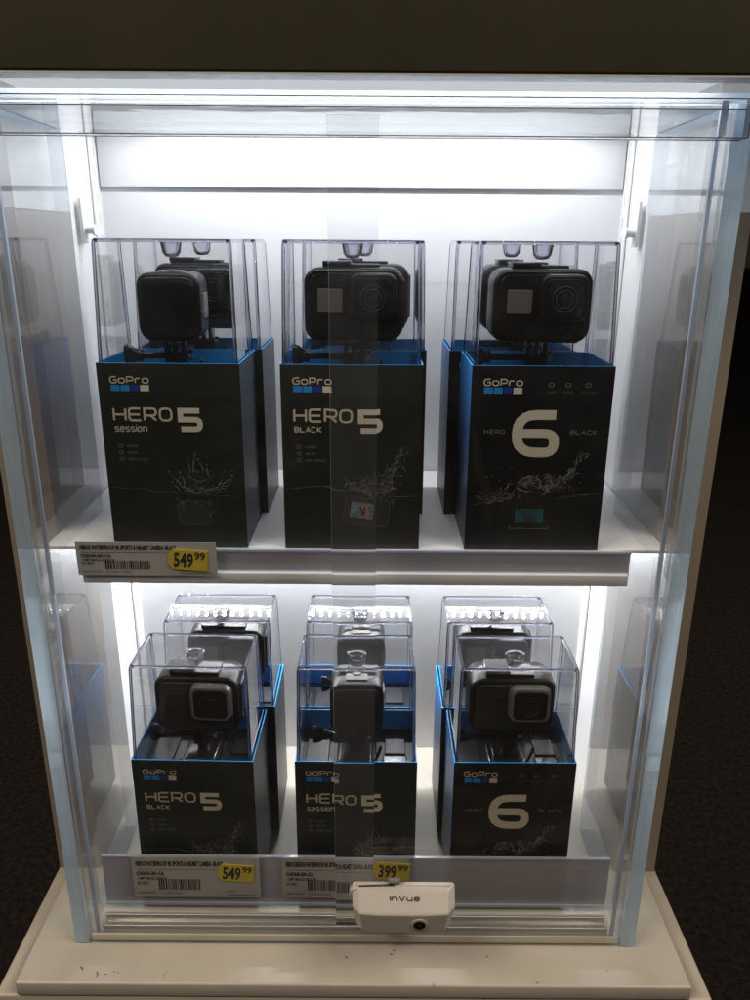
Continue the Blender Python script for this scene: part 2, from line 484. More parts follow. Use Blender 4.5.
def word(mb, txt, x0, x1, z0, z1, t, mat, place, gap=None):
    """Write txt between x0..x1, z0 (base line)..z1 (cap height), stroke t."""
    wid = {'i': .02, 'I': .02, 'r': .8, 'V': 1.1}
    ws = [wid.get(c, 1.0) for c in txt]
    gap = gap if gap is not None else 0.30
    unit = (x1 - x0 - t) / (sum(ws) + gap * (len(txt) - 1) + (t / ((x1 - x0) / len(txt))) * 0)
    # advance must leave room for the stroke width
    g = gap * unit
    x = x0 + t / 2
    for c, w_ in zip(txt, ws):
        cw = max(w_ * unit - t * 0.35, 0.01)
        strokes = GL[c]
        closed = strokes[0] == 'c'
        for st in (strokes[1:] if closed else strokes):
            pts = [(x + p[0] * cw, z0 + t / 2 + p[1] * (z1 - z0 - t)) + tuple(p[2:]) for p in st]
            rp = round_path(pts, min(cw, z1 - z0) * 0.42, closed)
            ribbon(mb, rp, t, mat, place, closed)
        x += w_ * unit + g

_fc = {}
def font_mesh(txt, bold=0.0):
    key = (txt, bold)
    if key in _fc: return _fc[key]
    cu = bpy.data.curves.new('lettering', 'FONT')
    cu.body = txt; cu.size = 1.0; cu.offset = bold; cu.resolution_u = 2
    ob = bpy.data.objects.new('lettering', cu); col.objects.link(ob)
    dg = bpy.context.evaluated_depsgraph_get(); dg.update()
    me = ob.evaluated_get(dg).to_mesh()
    vs = [tuple(v.co) for v in me.vertices]; fs = [tuple(p.vertices) for p in me.polygons]
    ob.evaluated_get(dg).to_mesh_clear()
    bpy.data.objects.remove(ob); bpy.data.curves.remove(cu)
    _fc[key] = (vs, fs)
    return _fc[key]
def text(mb, txt, x0, x1, z0, h, mat, place, bold=0.0):
    vs, fs = font_mesh(txt, bold)
    ax = min(v[0] for v in vs); bx = max(v[0] for v in vs); k = (x1 - x0) / (bx - ax)
    top = 0.70
    mb.mesh([place((x0 + (v[0] - ax) * k, z0 + v[1] / top * h)) for v in vs], fs, mat)

# ------------------------------------------------------------------ the shop floor
f = MB(); f.box(-30000, 30000, -5000, 40000, -EYE - 20, -EYE, M['floor'])
fl = f.build('floor', loc=(0, 0, 0)); fl['kind'] = 'structure'
fl.location = (0, 0, 0)
for v in fl.data.vertices: v.co.z += EYE * S
fl['label'] = 'dark flecked shop carpet'

# ------------------------------------------------------------------ the display cabinet
FZ = -548.0     # lower display floor
IN = 235.0      # inner half width
BACK = 755.0
cab = thing('display_cabinet', 'cream shop display cabinet with white lit interior and dark brown header', 'cabinet', (0, 600, -EYE))
def cb(name, mb, parent=cab):
    o = mb.build(name, parent, T=Matrix.Translation((0, -600, EYE)))
    return o
m = MB(); m.box(-281, 281, 455.8, 800, -EYE + 2, -562, M['cream2'], c=2); cb('lower_body', m)
m = MB(); m.box(-263, 263, 455, 792, -561.5, FZ, M['cream'], c=1.6)
cb('base_slab', m)
m = MB(); m.box(-IN - 4, IN + 4, BACK, BACK + 12, FZ + .5, 100, M['whitewall'])
cb('back_wall', m)
m = MB(); m.box(-IN + 1, IN - 1, BACK - 4.5, BACK - .2, 44, 99, M['whitewall'], c=1)
cb('upper_back_panel', m)
for sx in (-1, 1):
    m = MB()
    a, b = sorted((sx * IN, sx * 272))
    m.box(a, b, 674.5, 790, FZ + .3, 98.4, M['cream'], mats={('+x' if sx < 0 else '-x'): M['white']})
    cb('side_wall', m)
    m = MB(); a, b = sorted((sx * (IN + .4), sx * 272.3))
    m.box(a, b, 572, 674, FZ + .3, 19.5, M['tan'], mats={('+x' if sx < 0 else '-x'): M['tanin']})
    cb('side_pillar', m)
    m = MB(); m.box(*sorted((sx * (IN + .4), sx * 272.2)), 572.2, 673.8, 20, 77, M['white'])
    m.box(*sorted((sx * (IN + .4), sx * 371)), 560, 673.8, 77.3, 98.8, M['white']); cb('pillar_head', m)
    m = MB()
    a, b = sorted((sx * (IN - 3), sx * (IN - .5)))
    for yy in (728,):
        m.box(a, b, yy, yy + 14, FZ + 8, 90, M['white'], c=.8)
        for k in range(34):
            z = FZ + 20 + k * 18
            x_in = sx * (IN - 3.15)
            aa, bb = sorted((x_in, x_in + sx * 0.1))
            m.box(aa, bb, yy + 5, yy + 8.5, z, z + 9, M['slot'])
    cb('slotted_upright', m)
m = MB(); m.box(-372, 372, 476, 800, 101, 112, M['white']); cb('ceiling_panel', m)
m = MB(); m.box(-371, 371, 520, 660, 99.2, 100.8, M['white'], mats={'-z': M['fillglow']}); cb('ceiling_fill_glow', m)  # sheet with an added glow underneath to brighten the ceiling, no known lamp
m = MB(); m.box(-380, 380, 464, 475.5, 84.5, 420, M['header'], c=1.2); cb('header_panel', m)
m = MB(); m.box(-380, 380, 464.5, 480, 83.4, 84.3, M['white']); cb('header_trim', m)
m = MB(); m.box(-236, 236, 668, 672, 86, 100.8, M['white'], c=.5); cb('light_valance', m)
# scuffs on the slab
def scuff(x, y, L, w):
    m = MB(); pts = []; a = random.uniform(-.5, .5); p = Vector((x, y))
    for i in range(5):
        pts.append(p.copy()); a += random.uniform(-.9, .9); p = p + Vector((math.cos(a), math.sin(a))) * L / 5
    ribbon(m, pts, w * .6, M['grime'], lambda q: (q.x, q.y, FZ + .15), taper=lambda t: .4 + math.sin(t * 3.1))
    cb('scuff_mark', m)
for x, y, L, w in ((-217, 470, 6, 1.6), (-203, 465, 7, 1.5), (-196, 463, 3, 1), (-190, 465, 3, .8), (-186, 465.5, 3, 1), (-8, 480, 4, 1.6), (28, 483, 4, 1.6), (31, 486, 3, 1.4), (106, 481, 3, 1.4),
                   (142, 459, 3, 1.3), (230, 500, 4, .8), (-228, 520, 9, .7), (-150, 459, 12, .5), (60, 458, 9, .5), (200, 470, 3, .9)):
    scuff(x, y, L, w)

# ------------------------------------------------------------------ shelf
SZ = -219.0
sh = thing('shelf', 'white enamelled shelf carrying the upper row of boxes', 'shelf', (0, 640, SZ - 24))
m = MB()
m.box(-IN + 1.5, IN - 1.5, 545, BACK - 1, SZ - 3, SZ, M['white'], c=.8)
m.build('deck', sh, T=Matrix.Translation((0, -640, -(SZ - 24))))
m = MB()
m.box(-201, 201, 536, 544.8, SZ - 22, SZ - .4, M['white'], c=1.2)
m.box(-201, 201, 527, 537, SZ - 22.5, SZ - 13.5, M['white'], c=1.0)
m.build('front_lip', sh, T=Matrix.Translation((0, -640, -(SZ - 24))))
for sx in (-1, 1):
    m = MB(); x = sx * (IN - 7)
    a, b = sorted((x - 1, x + 1))
    m.mesh([(a, 540, SZ - 3.2), (a, 745, SZ - 3.2), (a, 745, SZ - 34), (a, 560, SZ - 14), (b, 540, SZ - 3.2), (b, 745, SZ - 3.2), (b, 745, SZ - 34), (b, 560, SZ - 14)],
           [(0, 1, 2, 3), (7, 6, 5, 4), (0, 4, 5, 1), (1, 5, 6, 2), (2, 6, 7, 3), (3, 7, 4, 0)], M['white'])
    m.build('bracket', sh, T=Matrix.Translation((0, -640, -(SZ - 24))))

# small white clips with a screw high on each side wall
for sx, nm in ((-1, 'left'), (1, 'right')):
    c = thing('wall_clip', 'small white clip with a round peg high on the %s inner wall' % nm, 'clip', (sx * (IN - 3), 690, 10))
    m = MB(); a, b = sorted((0, -sx * 3.0)); m.box(a, b, -6, 6, -14, 22, M['white'], c=1.2); m.build('plate', c)
    m = MB(); m.rod((0, -1, -3), (-sx * 9, -1, -3), 3.2, M['white'], 14); m.rod((-sx * 9, -1, -3), (-sx * 11, -1, -3), 4.4, M['white'], 14); m.build('peg', c)

# ------------------------------------------------------------------ LED strips
def led_strip(label, y, z, mat, n=44, half=200, ang=0.0):
    t = thing('led_strip', label, 'light strip', (0, y, z), group='light strips inside the cabinet')
    t.rotation_euler = (math.radians(ang), 0, 0)
    m = MB(); m.box(-half - 4, half + 4, -6, 6, 0, 2.4, M['white']); 
    if ang: m.box(-half - 4, half + 4, 5, 6.6, -5.5, -.1, M['white'])  # flange added to keep diode light off the wall behind
    m.build('carrier', t)
    d = MB(); d.box(-1.0, 1.0, -.7, .7, -1.1, -.2, M['white'], mats={'-z': mat}); first = d.build('diode', t)
    for i in range(n):
        o = first if i == 0 else first.copy()
        if i: col.objects.link(o); o.parent = t
        o.location = ((-half + 2 * half * i / (n - 1)) * S, 0, 0)
    return t
led_strip('white diode strip under the ceiling near the back wall', 700, 98.3, M['ledtop'])
led_strip('white diode strip under the ceiling behind the header', 500, 98.3, M['ledfront'])
led_strip('white diode strip along the back wall below the shelf', 744, -268, M['ledlow'], ang=-25)

# ------------------------------------------------------------------ acrylic case
YF, YR = 491.0, 626.0
TOPZ = 75.0
case = thing('acrylic_cover', 'clear acrylic security cover with pale blue edges in front of the shelves', 'display cover', (0, 560, FZ))
TC = Matrix.Translation((0, -560, -FZ))
m = MB(); m.box(-216.3, 216.3, YF + 1, YF + 6, FZ + 3, TOPZ - 1, M['pane'], mats={'-x': M['paneedgeclear'], '+x': M['paneedgeclear'], '+z': M['paneedgeclear'], '-z': M['paneedgeclear']})
m.build('front_panel', case, T=TC)
for sx in (-1, 1):
    a, b = sorted((sx * 217, sx * 228.5))
    m = MB(); m.box(a, b, YF, YR, FZ + .6, TOPZ - .5, M['paneside'], mats={'-y': M['paneedge'], '+y': M['paneedgeclear'], '-z': M['paneedgeclear'], '+z': M['paneedge']})
    m.build('side_panel', case, T=TC)
    m = MB(); m.box(*sorted((sx * 210.5, sx * 213)), YF + 6.4, YF + 9.0, FZ + 4, TOPZ - 2, M['joint']); m.build('corner_seam', case, T=TC)
m = MB(); m.box(-228.5, 228.5, YF, YR, TOPZ, TOPZ + 5.5, M['pane'], mats={'-y': M['paneedgeclear'], '+y': M['paneedgeclear'], '-x': M['paneedge'], '+x': M['paneedge']})
m.build('top_panel', case, T=TC)
m = MB(); m.box(-222, 222, YF - 10.5, YF - .4, TOPZ - 19, TOPZ + 1, M['bar'])
tb = m.build('top_bar', case, T=TC)
m = MB()
for z in (TOPZ + .7, TOPZ - 5, TOPZ - 19.2): m.box(-222, 222, YF - 11.0, YF - 10.6, z, z + .55, M['jointdark'])
m.box(-222, 222, YF - 1.0, YF - .5, TOPZ - 19.3, TOPZ - 18.7, M['jointdark'])
for sx in (-1, 1):
    m.box(*sorted((sx * 221.6, sx * 222.3)), YF - 11, YF - .4, TOPZ - 19, TOPZ + 1, M['jointdark'])
    m.box(*sorted((sx * 205, sx * 209)), YF - 11, YF - 10.6, TOPZ - 18, TOPZ, M['joint'])
m.build('bar_edge', tb, T=TC)
m = MB()
m.box(-214, 214, YF - .5, YF + .9, FZ + 4.2, FZ + 11, M['cream'], c=.4)
m.build('bottom_strip', case, T=TC)
# aluminium track inside at the foot
tr = thing('track', 'aluminium track along the foot of the case inside the clear front', 'track', (0, 508, FZ))
m = MB(); m.box(-209, 209, -7, 12, .2, 3, M['alu'], c=.5); m.build('track_base', tr)
m = MB(); m.box(-209, 209, -7.2, -4.6, 2.8, 9, M['alu'], c=.6); m.box(-209, 209, 2, 4.6, 2.8, 11, M['alu'], c=.6); m.build('track_rib', tr)

# ------------------------------------------------------------------ price rails and cards
def rail(label, x0, x1, y, z0, z1, lean, group='price rails along the shelf fronts'):
    t = thing('price_rail', label, 'price rail', (0, y, z0), group=group)
    t.rotation_euler = (math.radians(-lean), 0, 0)
    h = z1 - z0
    m = MB(); m.box(x0, x1, 0, 1.2, 0, h, M['rail']); m.build('channel', t)
    m = MB(); m.box(x0, x1, -1.6, 1.6, -1.6, 0.8, M['joint']); m.box(x0, x1, -.9, 1.5, h - .8, h + .7, M['joint']); m.build('channel_edge', t)
    return t
rail('short smoky price rail on the front edge of the upper shelf', -202, 202, 531, SZ - 14, SZ + 3, 0)
rail('tall smoky price rail standing along the bottom shelf', -214, 214, 527, -541, -492, 0)

def price_card(label, x0, y, z0, w, h, title, name2, price, tagx, tagz, tag_s):
    t = thing('price_card', label, 'price card', (x0, y, z0), group='price cards in the rails')
    m = MB(); m.box(0, w, -.4, 0, 0, h, M['paper']); m.build('card', t)
    pl = lambda q: (q[0], -.55, q[1])
    m = MB()
    text(m, title, w * .03, w * .72, h * .79, h * .11, M['ink'], pl, 0.05)
    ribbon(m, [Vector((w * .04, h * .70)), Vector((w * .70, h * .70))], .35, M['inksoft'], pl)
    text(m, name2, w * .03, w * .25, h * .56, h * .085, M['ink'], pl, 0.05)
    text(m, '12MP IMAGE SENSOR', w * .04, w * .27, h * .44, h * .075, M['inksoft'], pl, .02)
    text(m, 'SD REC', w * .03, w * .12, h * .32, h * .075, M['inksoft'], pl, .02)
    text(m, '00075705783', w * .03, w * .17, h * .09, h * .05, M['inksoft'], pl)
    text(m, '8 18279 01803', w * .21, w * .38, h * .08, h * .05, M['inksoft'], pl)
    text(m, '10827113', w * .74, w * .80, h * .14, h * .05, M['inksoft'], pl)
    text(m, 'SEE STORE FOR DETAILS', w * .74, w * .97, h * .05, h * .04, M['inksoft'], pl)
    m.build('printed_text', t)
    m = MB(); x = w * .20; rnd = random.Random(5)
    while x < w * .53:
        bw = rnd.choice((.5, .8, 1.2)); m.mesh([pl(q) for q in ((x, h * .19), (x + bw, h * .19), (x + bw, h * .46), (x, h * .46))], [(0, 1, 2, 3)], M['ink']); x += bw + rnd.choice((.5, .6, 1.0))
    m.build('barcode', t)
    m = MB(); ts = tag_s; rot = Matrix.Rotation(math.radians(4), 4, 'Y')
    TT = Matrix.Translation((tagx, -1.2, tagz)) @ rot
    out = [(0, 0, -4), (4, 0, -9), (33, 0, -9), (33, 0, 10), (4, 0, 10), (0, 0, 5)]
    fr = [tuple(TT @ (Vector(p) * ts)) for p in out]; bk = [(p[0], p[1] + .5, p[2]) for p in fr]
    n = len(out)
    m.mesh(fr + bk, [tuple(range(n))] + [(i, (i + 1) % n, n + (i + 1) % n, n + i) for i in range(n)], M['yellow'])
    st = m.build('price_label', t)
    m = MB()
    pt = lambda q: tuple(TT @ Vector((q[0] * ts, -.2, q[1] * ts)))
    text(m, price, 4.5, 21, -6, 13, M['ink'], pt, 0.03)
    text(m, '99', 22, 31, 2, 6.5, M['ink'], pt, 0.02)
    m.build('price_figures', st)
    return t
price_card('price card with yellow 549.99 label under the left box of the upper shelf', -203, 525.5, SZ - 15.5, 102, 26.5,
           'HERO5 WATERPROOF 4K SPORTS & HELMET CAMERA -BLACK', 'CHDHX-501-CA', '549', 67, 13.5, .86)
price_card('price card with yellow 549.99 label in the bottom rail', -188, 524, -532, 107, 42,
           'HERO5 WATERPROOF 4K SPORTS & HELMET CAMERA -BLACK', 'CHDHX-501-CA', '549', 72, 27, .92)
price_card('price card with yellow 399.99 label half hidden by the lock', -62, 524, -532, 107, 42,
           'HERO5 SESSION WATERPROOF 4K SPORTS & HELMET CAMERA -BLACK', 'CHDHS-501-CA', '399', 77, 30, .92)

# ------------------------------------------------------------------ clear strap and lock
ST = thing('security_strap', 'tall clear acrylic strap down the middle of the case front', 'strap', (0, 480, FZ))
m = MB(); m.box(-14.8, 14.8, 3.5, 8, 30, TOPZ - 8 - FZ, M['strap'], mats={'-x': M['paneedgeclear'], '+x': M['paneedgeclear'], '+z': M['paneedgeclear']}); m.build('bar', ST)

lk = thing('display_lock', 'off white plastic display lock with round keyhole at the foot of the clear strap', 'lock', (38, 477, -500))
lk.scale = (.90, .92, .80)
# body: a wedge with an upper and a lower face, bevelled ends
def lock_ring(z, half, yf, yb):
    c = 5
    ys = min(yf + 9, yb - 1.2)
    return [(-half, yb, z), (-half - 1, ys, z), (-half + c, yf + 1.5, z), (-half * .5, yf + .2, z), (0, yf, z), (half * .5, yf + .2, z), (half - c, yf + 1.5, z), (half + 1, ys, z), (half, yb, z)]
m = MB()
secs = [(0, 36, -13, 3.5), (.8, 38, -18, 3.5), (2.5, 39, -20.5, 3.5), (24, 42, -22.2, 3.5), (25.2, 42.3, -21.8, 3.5), (26.4, 42.2, -20.6, 3.5), (34, 43.0, -8, 3.5), (35.2, 42.6, -5.5, 3.5), (35.8, 41, -2, 3.5)]
m.loft([lock_ring(*s_) for s_ in secs], M['lock'], False)
body = m.build('lock_body', lk)
m = MB()
C0 = Vector((13, -21.0, 13.0)); nrm = Vector((0, -.997, -.08)).normalized()
m.rod(C0 - nrm * 1, C0 + nrm * .9, 7.2, M['lock'], 28); m.build('keyhole_rim', body)
m = MB(); m.rod(C0 + nrm * .7, C0 + nrm * 1.3, 5.0, M['gloss'], 24); m.rod(C0 + nrm * 1.25, C0 + nrm * 1.7, 1.7, M['lensring'], 16); m.build('keyhole', body)
m = MB()
def on_face(q):   # upper face: z 22..41, y -21.2..-12
    t_ = q[1] / 14.7
    return (q[0], -20.6 + 12.6 * t_ - .25, 26.4 + 7.6 * t_ + .3)
word(m, 'InVue', -12, 14, 8.8, 13.4, 1.1, M['inksoft'], on_face, .32)
m.build('lettering', body)
m = MB(); m.rod((-38, -1, 35.2), (-8, -1, 36.6), 1.1, M['chrome'], 10); m.box(-40, 40, -1, 3.2, 34.5, 36.6, M['lock'], c=.8)
m.rod((-39.5, 2, 28), (-39.5, -4, 28), 7, M['lock'], 20)
m.rod((-13, 1, 40), (-3, 1, 40), 2.6, M['ringgrey'], 12)
m.build('clasp', lk)

# ------------------------------------------------------------------ cartons with clear covers
def splash(mb, kind, place):
    rnd = random.Random({'crown': 3, 'fin': 8, 'six': 12}[kind])
    mat = M['waterink']
    def arc(p0, p1, bend, w, n=10, jit=.5):
        p0, p1 = Vector(p0), Vector(p1); d = p1 - p0; nn = Vector((-d.y, d.x)).normalized()
        pts = [p0 + d * (i / n) + nn * (math.sin(math.pi * i / n) * bend + rnd.uniform(-jit, jit) * .3) for i in range(n + 1)]
        ribbon(mb, pts, w, mat, place, taper=lambda t: max(.12, math.sin(math.pi * min(1, t * .9 + .1)) * rnd.uniform(.5, 1.2)))
    def drop(u, v, r):
        pts = [(u + r * math.cos(a) * rnd.uniform(.7, 1.2), v + r * math.sin(a) * rnd.uniform(.8, 1.6)) for a in [k * math.pi / 3 for k in range(6)]]
        mb.mesh([place(Vector(p)) for p in pts], [tuple(range(6))], mat)
    # v is measured downwards from the rim of the face
    def ragged(u0, v0, u1, v1, sp, n, L, w):
        """many short broken strokes scattered along a line, like torn water"""
        for _ in range(n):
            t = rnd.random(); u = u0 + (u1 - u0) * t + rnd.gauss(0, sp); v = v0 + (v1 - v0) * t + rnd.gauss(0, sp * .7)
            a = math.atan2(v1 - v0, u1 - u0) + rnd.gauss(0, .7); l = L * rnd.uniform(.3, 1.2)
            arc((u, v), (min(98, max(2, u + l * math.cos(a))), v + l * math.sin(a)), rnd.uniform(-.35, .35) * l, w * rnd.uniform(.3, 1.1), 6)
    if kind == 'crown':
        for k in range(7): arc((3 + k * 13, 91 + rnd.uniform(-.6, .6) + k * .9), (17 + k * 13, 92 + k * .9), rnd.uniform(-.6, .6), .45)
        # rim of the crown
        rim = [(50, 86), (53, 90), (58, 93), (64, 95), (70, 95), (76, 93), (81, 90), (84, 86)]
        for a0, a1 in zip(rim, rim[1:]): arc(a0, a1, rnd.uniform(-1.2, -.2), 1.3)
        ragged(52, 92, 82, 92, 1.3, 34, 6, .9)
        for u, v, u2, v2, b in ((52, 88, 45, 79, 1), (55, 91, 53, 80, 1.5), (60, 80, 59, 69, 1), (63, 80, 65, 66, -1), (70, 78, 67, 70, 1), (76, 84, 73, 74, -1.4), (82, 88, 91, 82, 1), (84, 90, 90, 86, 1), (52, 94, 47, 88, 1)):
            arc((u, v), (u2, v2), b, 1.0); drop(u2, v2 - 1.2, .7)
        arc((58, 80), (76, 82), 5, .8); ragged(58, 78, 76, 80, 1.5, 14, 4, .6)
        ragged(50, 97, 52, 108, .8, 8, 6, .5); ragged(76, 97, 75, 110, .8, 8, 6, .5); ragged(50, 102, 75, 101, .8, 12, 5, .5)
        for _ in range(46): drop(rnd.uniform(42, 93), 94 - abs(rnd.gauss(0, 14)), rnd.uniform(.15, .45))
    elif kind == 'fin':
        arc((2, 92), (40, 89), -1.2, .7); arc((30, 89), (46, 92), .5, .9); arc((78, 96), (99, 95), .5, .7)
        ragged(44, 88, 80, 94, 1.7, 60, 9, .9)
        ragged(74, 90, 86, 64, 1.3, 46, 7, 1.0)
        ragged(60, 88, 76, 78, 2.0, 30, 6, .8)
        arc((44, 90), (45, 80), 2, 1.3); arc((70, 84), (82, 72), 3, 1.4); arc((76, 96), (80, 104), -2, 1.2); arc((80, 92), (82, 72), -2, 1.2)
        for _ in range(60): drop(rnd.uniform(42, 92), 92 - abs(rnd.gauss(0, 13)), rnd.uniform(.15, .5))
    else:
        arc((2, 103), (30, 99), -1, .7); arc((66, 97), (98, 93), -1, .6)
        for k in range(7):
            a = 1.2 + k * .8; r_ = 8 + rnd.uniform(-1, 1)
            arc((45 + r_ * math.cos(a), 86 + r_ * .7 * math.sin(a)), (45 + r_ * math.cos(a + 1.0), 86 + r_ * .7 * math.sin(a + 1.0)), -1.4, 1.5)
        ragged(34, 86, 58, 82, 2.4, 40, 6, 1.1)
        ragged(56, 92, 76, 78, 2.6, 50, 6, 1.3)
        ragged(74, 82, 82, 64, 1.5, 26, 5, 1.0)
        ragged(8, 100, 36, 94, 2.2, 40, 5, .8)
        for u, v in ((22, 92), (27, 88), (31, 94)): arc((u, v + 3), (u + 3, v - 3), 1.5, 1.2)
        for _ in range(90):
            u = rnd.uniform(8, 90); drop(u, 101 - u * .12 - abs(rnd.gauss(0, 9)), rnd.uniform(.15, .5))

BWD, BDP, BHT = 100.0, 75.0, 137.0
def make_box(kind):
    t = thing('boxed_product', 'x', 'box', (0, 0, 0))
    h, w, d = BHT, BWD / 2, BDP / 2
    body = M['carton6'] if kind == 'six' else M['carton']
    m = MB()
    # outer sleeve, open at the top, 1 mm card: outside faces and a thin rim
    m.box(-w, w, -d, d, 0, h, body, mats={'+z': None, '-x': M['sideblue'], '+x': M['cartonside']})
    i = .9
    for (x0, x1, y0, y1) in ((-w, w, -d, -d + i), (-w, w, d - i, d), (-w, -w + i, -d + i, d - i), (w - i, w, -d + i, d - i)):
        m.poly([(x0, y0, h), (x1, y0, h), (x1, y1, h), (x0, y1, h)], M['blue'])
    m.build('carton', t)
    m = MB(); e = .9
    a, b = w - e, d - e
    for q in (((-a, -b), (a, -b)), ((a, -b), (a, b)), ((a, b), (-a, b)), ((-a, b), (-a, -b))):
        (xa, ya), (xb, yb) = q
        m.poly([(xb, yb, h - .1), (xa, ya, h - .1), (xa, ya, h - 24), (xb, yb, h - 24)], M['blue'])
    m.build('lining', t)
    m = MB()
    tz = h - 20
    m.poly([(-a + .2, -b + .2, tz), (a - .2, -b + .2, tz), (a - .2, b - .2, tz), (-a + .2, b - .2, tz)], M['tray'])
    m.box(-44, -24, -26, 20, tz, tz + 1.6, M['tray'], c=.7)
    m.box(22, 43, -27, -6, tz, tz + 3, M['gloss'], c=1.0)
    m.box(24, 42, -2, 24, tz, tz + 2, M['tray'], c=.7)
    m.build('tray', t)
    # front print
    y = -d - .12
    pl = lambda q: (q[0] - w, y, h - q[1])          # u, v from the top left corner
    up = lambda q: (q[0] - w, y, q[1])              # z measured upwards
    ink = M['creamink']
    m = MB(); word(m, 'GoPro', 8.5, 36.5, h - 14.2, h - 9, .9, ink, up, .28)
    lg = m.build('logo', t)
    m = MB()
    for k, mt in enumerate((M['blueink'], M['blueink'], M['navyink'], M['creamink2'])):
        u = 9 + k * 6.9; m.mesh([pl((u, 15.2)), pl((u, 19.5)), pl((u + 6.2, 19.5)), pl((u + 6.2, 15.2))], [(0, 1, 2, 3)], mt)
    m.build('logo_squares', lg)
    m = MB()
    if kind == 'six':
        word(m, '6', 30.5, 67, h - 65.5, h - 31, 7.0, M['creamink2'], up)
        m.build('numeral', t); m = MB()
        word(m, 'HERO', 10.5, 25.5, h - 48.5, h - 45.3, .55, M['greyink'], up, .4)
        word(m, 'BLACK', 72, 91.5, h - 48.5, h - 45.3, .55, M['greyink'], up, .4)
        m.build('title', t); m = MB()
        for u, s_, k in ((56, '12MP', 0), (68, '4K60', 1), (82, '33ft (10m)', 2)):
            text(m, s_, u - (5 if k == 2 else 3.6), u + (6 if k == 2 else 3.6), h - 19.2, 1.8, M['dimink'], up)
            ribbon(m, round_path([(u - 1.7, h - 14.4, 1), (u - 1.7, h - 12, 1), (u + 1.7, h - 12, 1), (u + 1.7, h - 14.4, 1)], 1 + k * .4, True), .5, M['greyink'], up, True)
        m.build('feature_icons', t); m = MB()
        splash(m, 'six', pl)
        m.mesh([pl((36.5, 105)), pl((36.5, 116)), pl((57.5, 116)), pl((57.5, 105))], [(0, 1, 2, 3)], M['tealink'])
        ribbon(m, round_path([(33, 118), (33, 120.5, 1), (62, 120.5, 1), (62, 118)], 2), .4, M['greyink'], pl)
        for k in range(9): ribbon(m, round_path([(40 + k * 1.4, 106 + (k % 3) * 2), (44 + k, 110 + (k % 2) * 3), (42 + k * 1.3, 115)], 2), .5, M['ink'], lambda q: (q[0] - w, y - .08, h - q[1]))
        m.build('water_picture', t)
    else:
        word(m, 'HERO', 8.5, 51.5, h - 41.2, h - 31, 1.6, ink, up, .24)
        m.build('title', t); m = MB()
        word(m, '5', 54.5, 73.5, h - 48.6, h - 31.2, 4.0, M['creamink2'], up)
        m.build('numeral', t); m = MB()
        if kind == 'session': word(m, 'session', 9, 32.5, h - 48.8, h - 43.6, .8, ink, up, .36)
        else: word(m, 'BLACK', 9, 29, h - 48.4, h - 44.2, .8, ink, up, .34)
        m.build('subtitle', t); m = MB()
        for k, s_ in enumerate(('10MP' if kind == 'session' else '12MP', '4K30', '33ft (10m)')):
            v = 60.4 + k * 4.8
            text(m, s_, 16.5, (24.5, 24, 31)[k], h - v, 2.0, M['greyink'], up)
            ribbon(m, round_path([(10.6, h - v, 1), (10.6, h - v + 2.2, 1), (13.4, h - v + 2.2, 1), (13.4, h - v, 1)], 1 + .3 * k, True), .5, M['greyink'], up, True)
        m.build('feature_icons', t); m = MB()
        splash(m, 'crown' if kind == 'session' else 'fin', pl)
        if kind == 'session':
            sq = [Vector(p) for p in rrect(62, 110, 24, 19, 4)]
            m.mesh([(q[0] - w, y + .04, h - q[1]) for q in sq[::-1]], [tuple(range(len(sq)))], M['ink'])
            ribbon(m, sq, .4, M['dimink'], pl, True)
        else:
            R = Matrix.Rotation(math.radians(8), 2)
            def rp(p): return R @ Vector(p) + Vector((61, 108))
            sq = [rp(p) for p in rrect(0, 0, 33, 21, 4)]
            m.mesh([(q[0] - w, y + .04, h - q[1]) for q in sq[::-1]], [tuple(range(len(sq)))], M['ink'])
            ribbon(m, sq, .5, M['dimink'], pl, True)
            sc = [rp(p) for p in ((-12, -7), (-12, 5), (5, 5), (5, -7))]
            m.mesh([(q[0] - w, y - .04, h - q[1]) for q in sc], [(0, 1, 2, 3)], M['screenink'])
            for k in range(5):
                a_, b_ = rp((-6 + k * 1.8, -4)), rp((-3 + (k % 2) * 4, 3))
                ribbon(m, [a_, (a_ + b_) / 2 + Vector((.8, 0)), b_], 1.0, M['orangeink'] if k % 2 else M['ink'], lambda q: (q[0] - w, y - .09, h - q[1]))
        m.build('water_picture', t)
    # right flank print
    m = MB(); sp = lambda q: (w + .12, q[0] - d, q[1])
    for k in range(3):
        text(m, 'capture and share your world in high detail', 8, 66, h - 12 - k * 4.2, 1.7, M['tealline'], sp)
    for u in (22, 46):
        ribbon(m, round_path([(u, h - 52, 1), (u, h - 40, 1), (u + 9, h - 40, 1), (u + 9, h - 52, 1)], 2, True), .8, M['tealline'], sp, True)
    for k in range(3): text(m, 'waterproof  voice  share', 12 + k * 18, 27 + k * 18, h - 66 - k * 3, 1.6, M['tealline'], sp)
    for k in range(3): ribbon(m, [Vector((14 + 20 * k, h - 90)), Vector((18 + 20 * k, h - 72))], 2.2, M['tealline'], sp)
    for k in range(9): text(m, 'includes mount, frame and cable', 10, 30 + (k * 13) % 34, h - 100 - k * 3.2, 1.3, M['dimink'], sp)
    m.build('flank_print', t)
    m = MB(); sp = lambda q: (-w - .12, d - q[0], q[1])
    for k in range(9): text(m, 'frame, mounts, battery and cable', 10, 30 + (k * 13) % 34, h - 60 - k * 3.4, 1.4, M['tealline'], sp)
    m.build('flank_print', t)
    # clear cover
    zt = 219.0; zb = h - 18
    def ringc(z):
        k = (z - h) / (zt - h)
        hw = 48.2 + (46.8 - 48.2) * k
        yf = -35.6 + (-30.0 + 35.6) * k
        yb = 35.2 + (26.5 - 35.2) * k
        return hw, yf, yb
    m = MB()
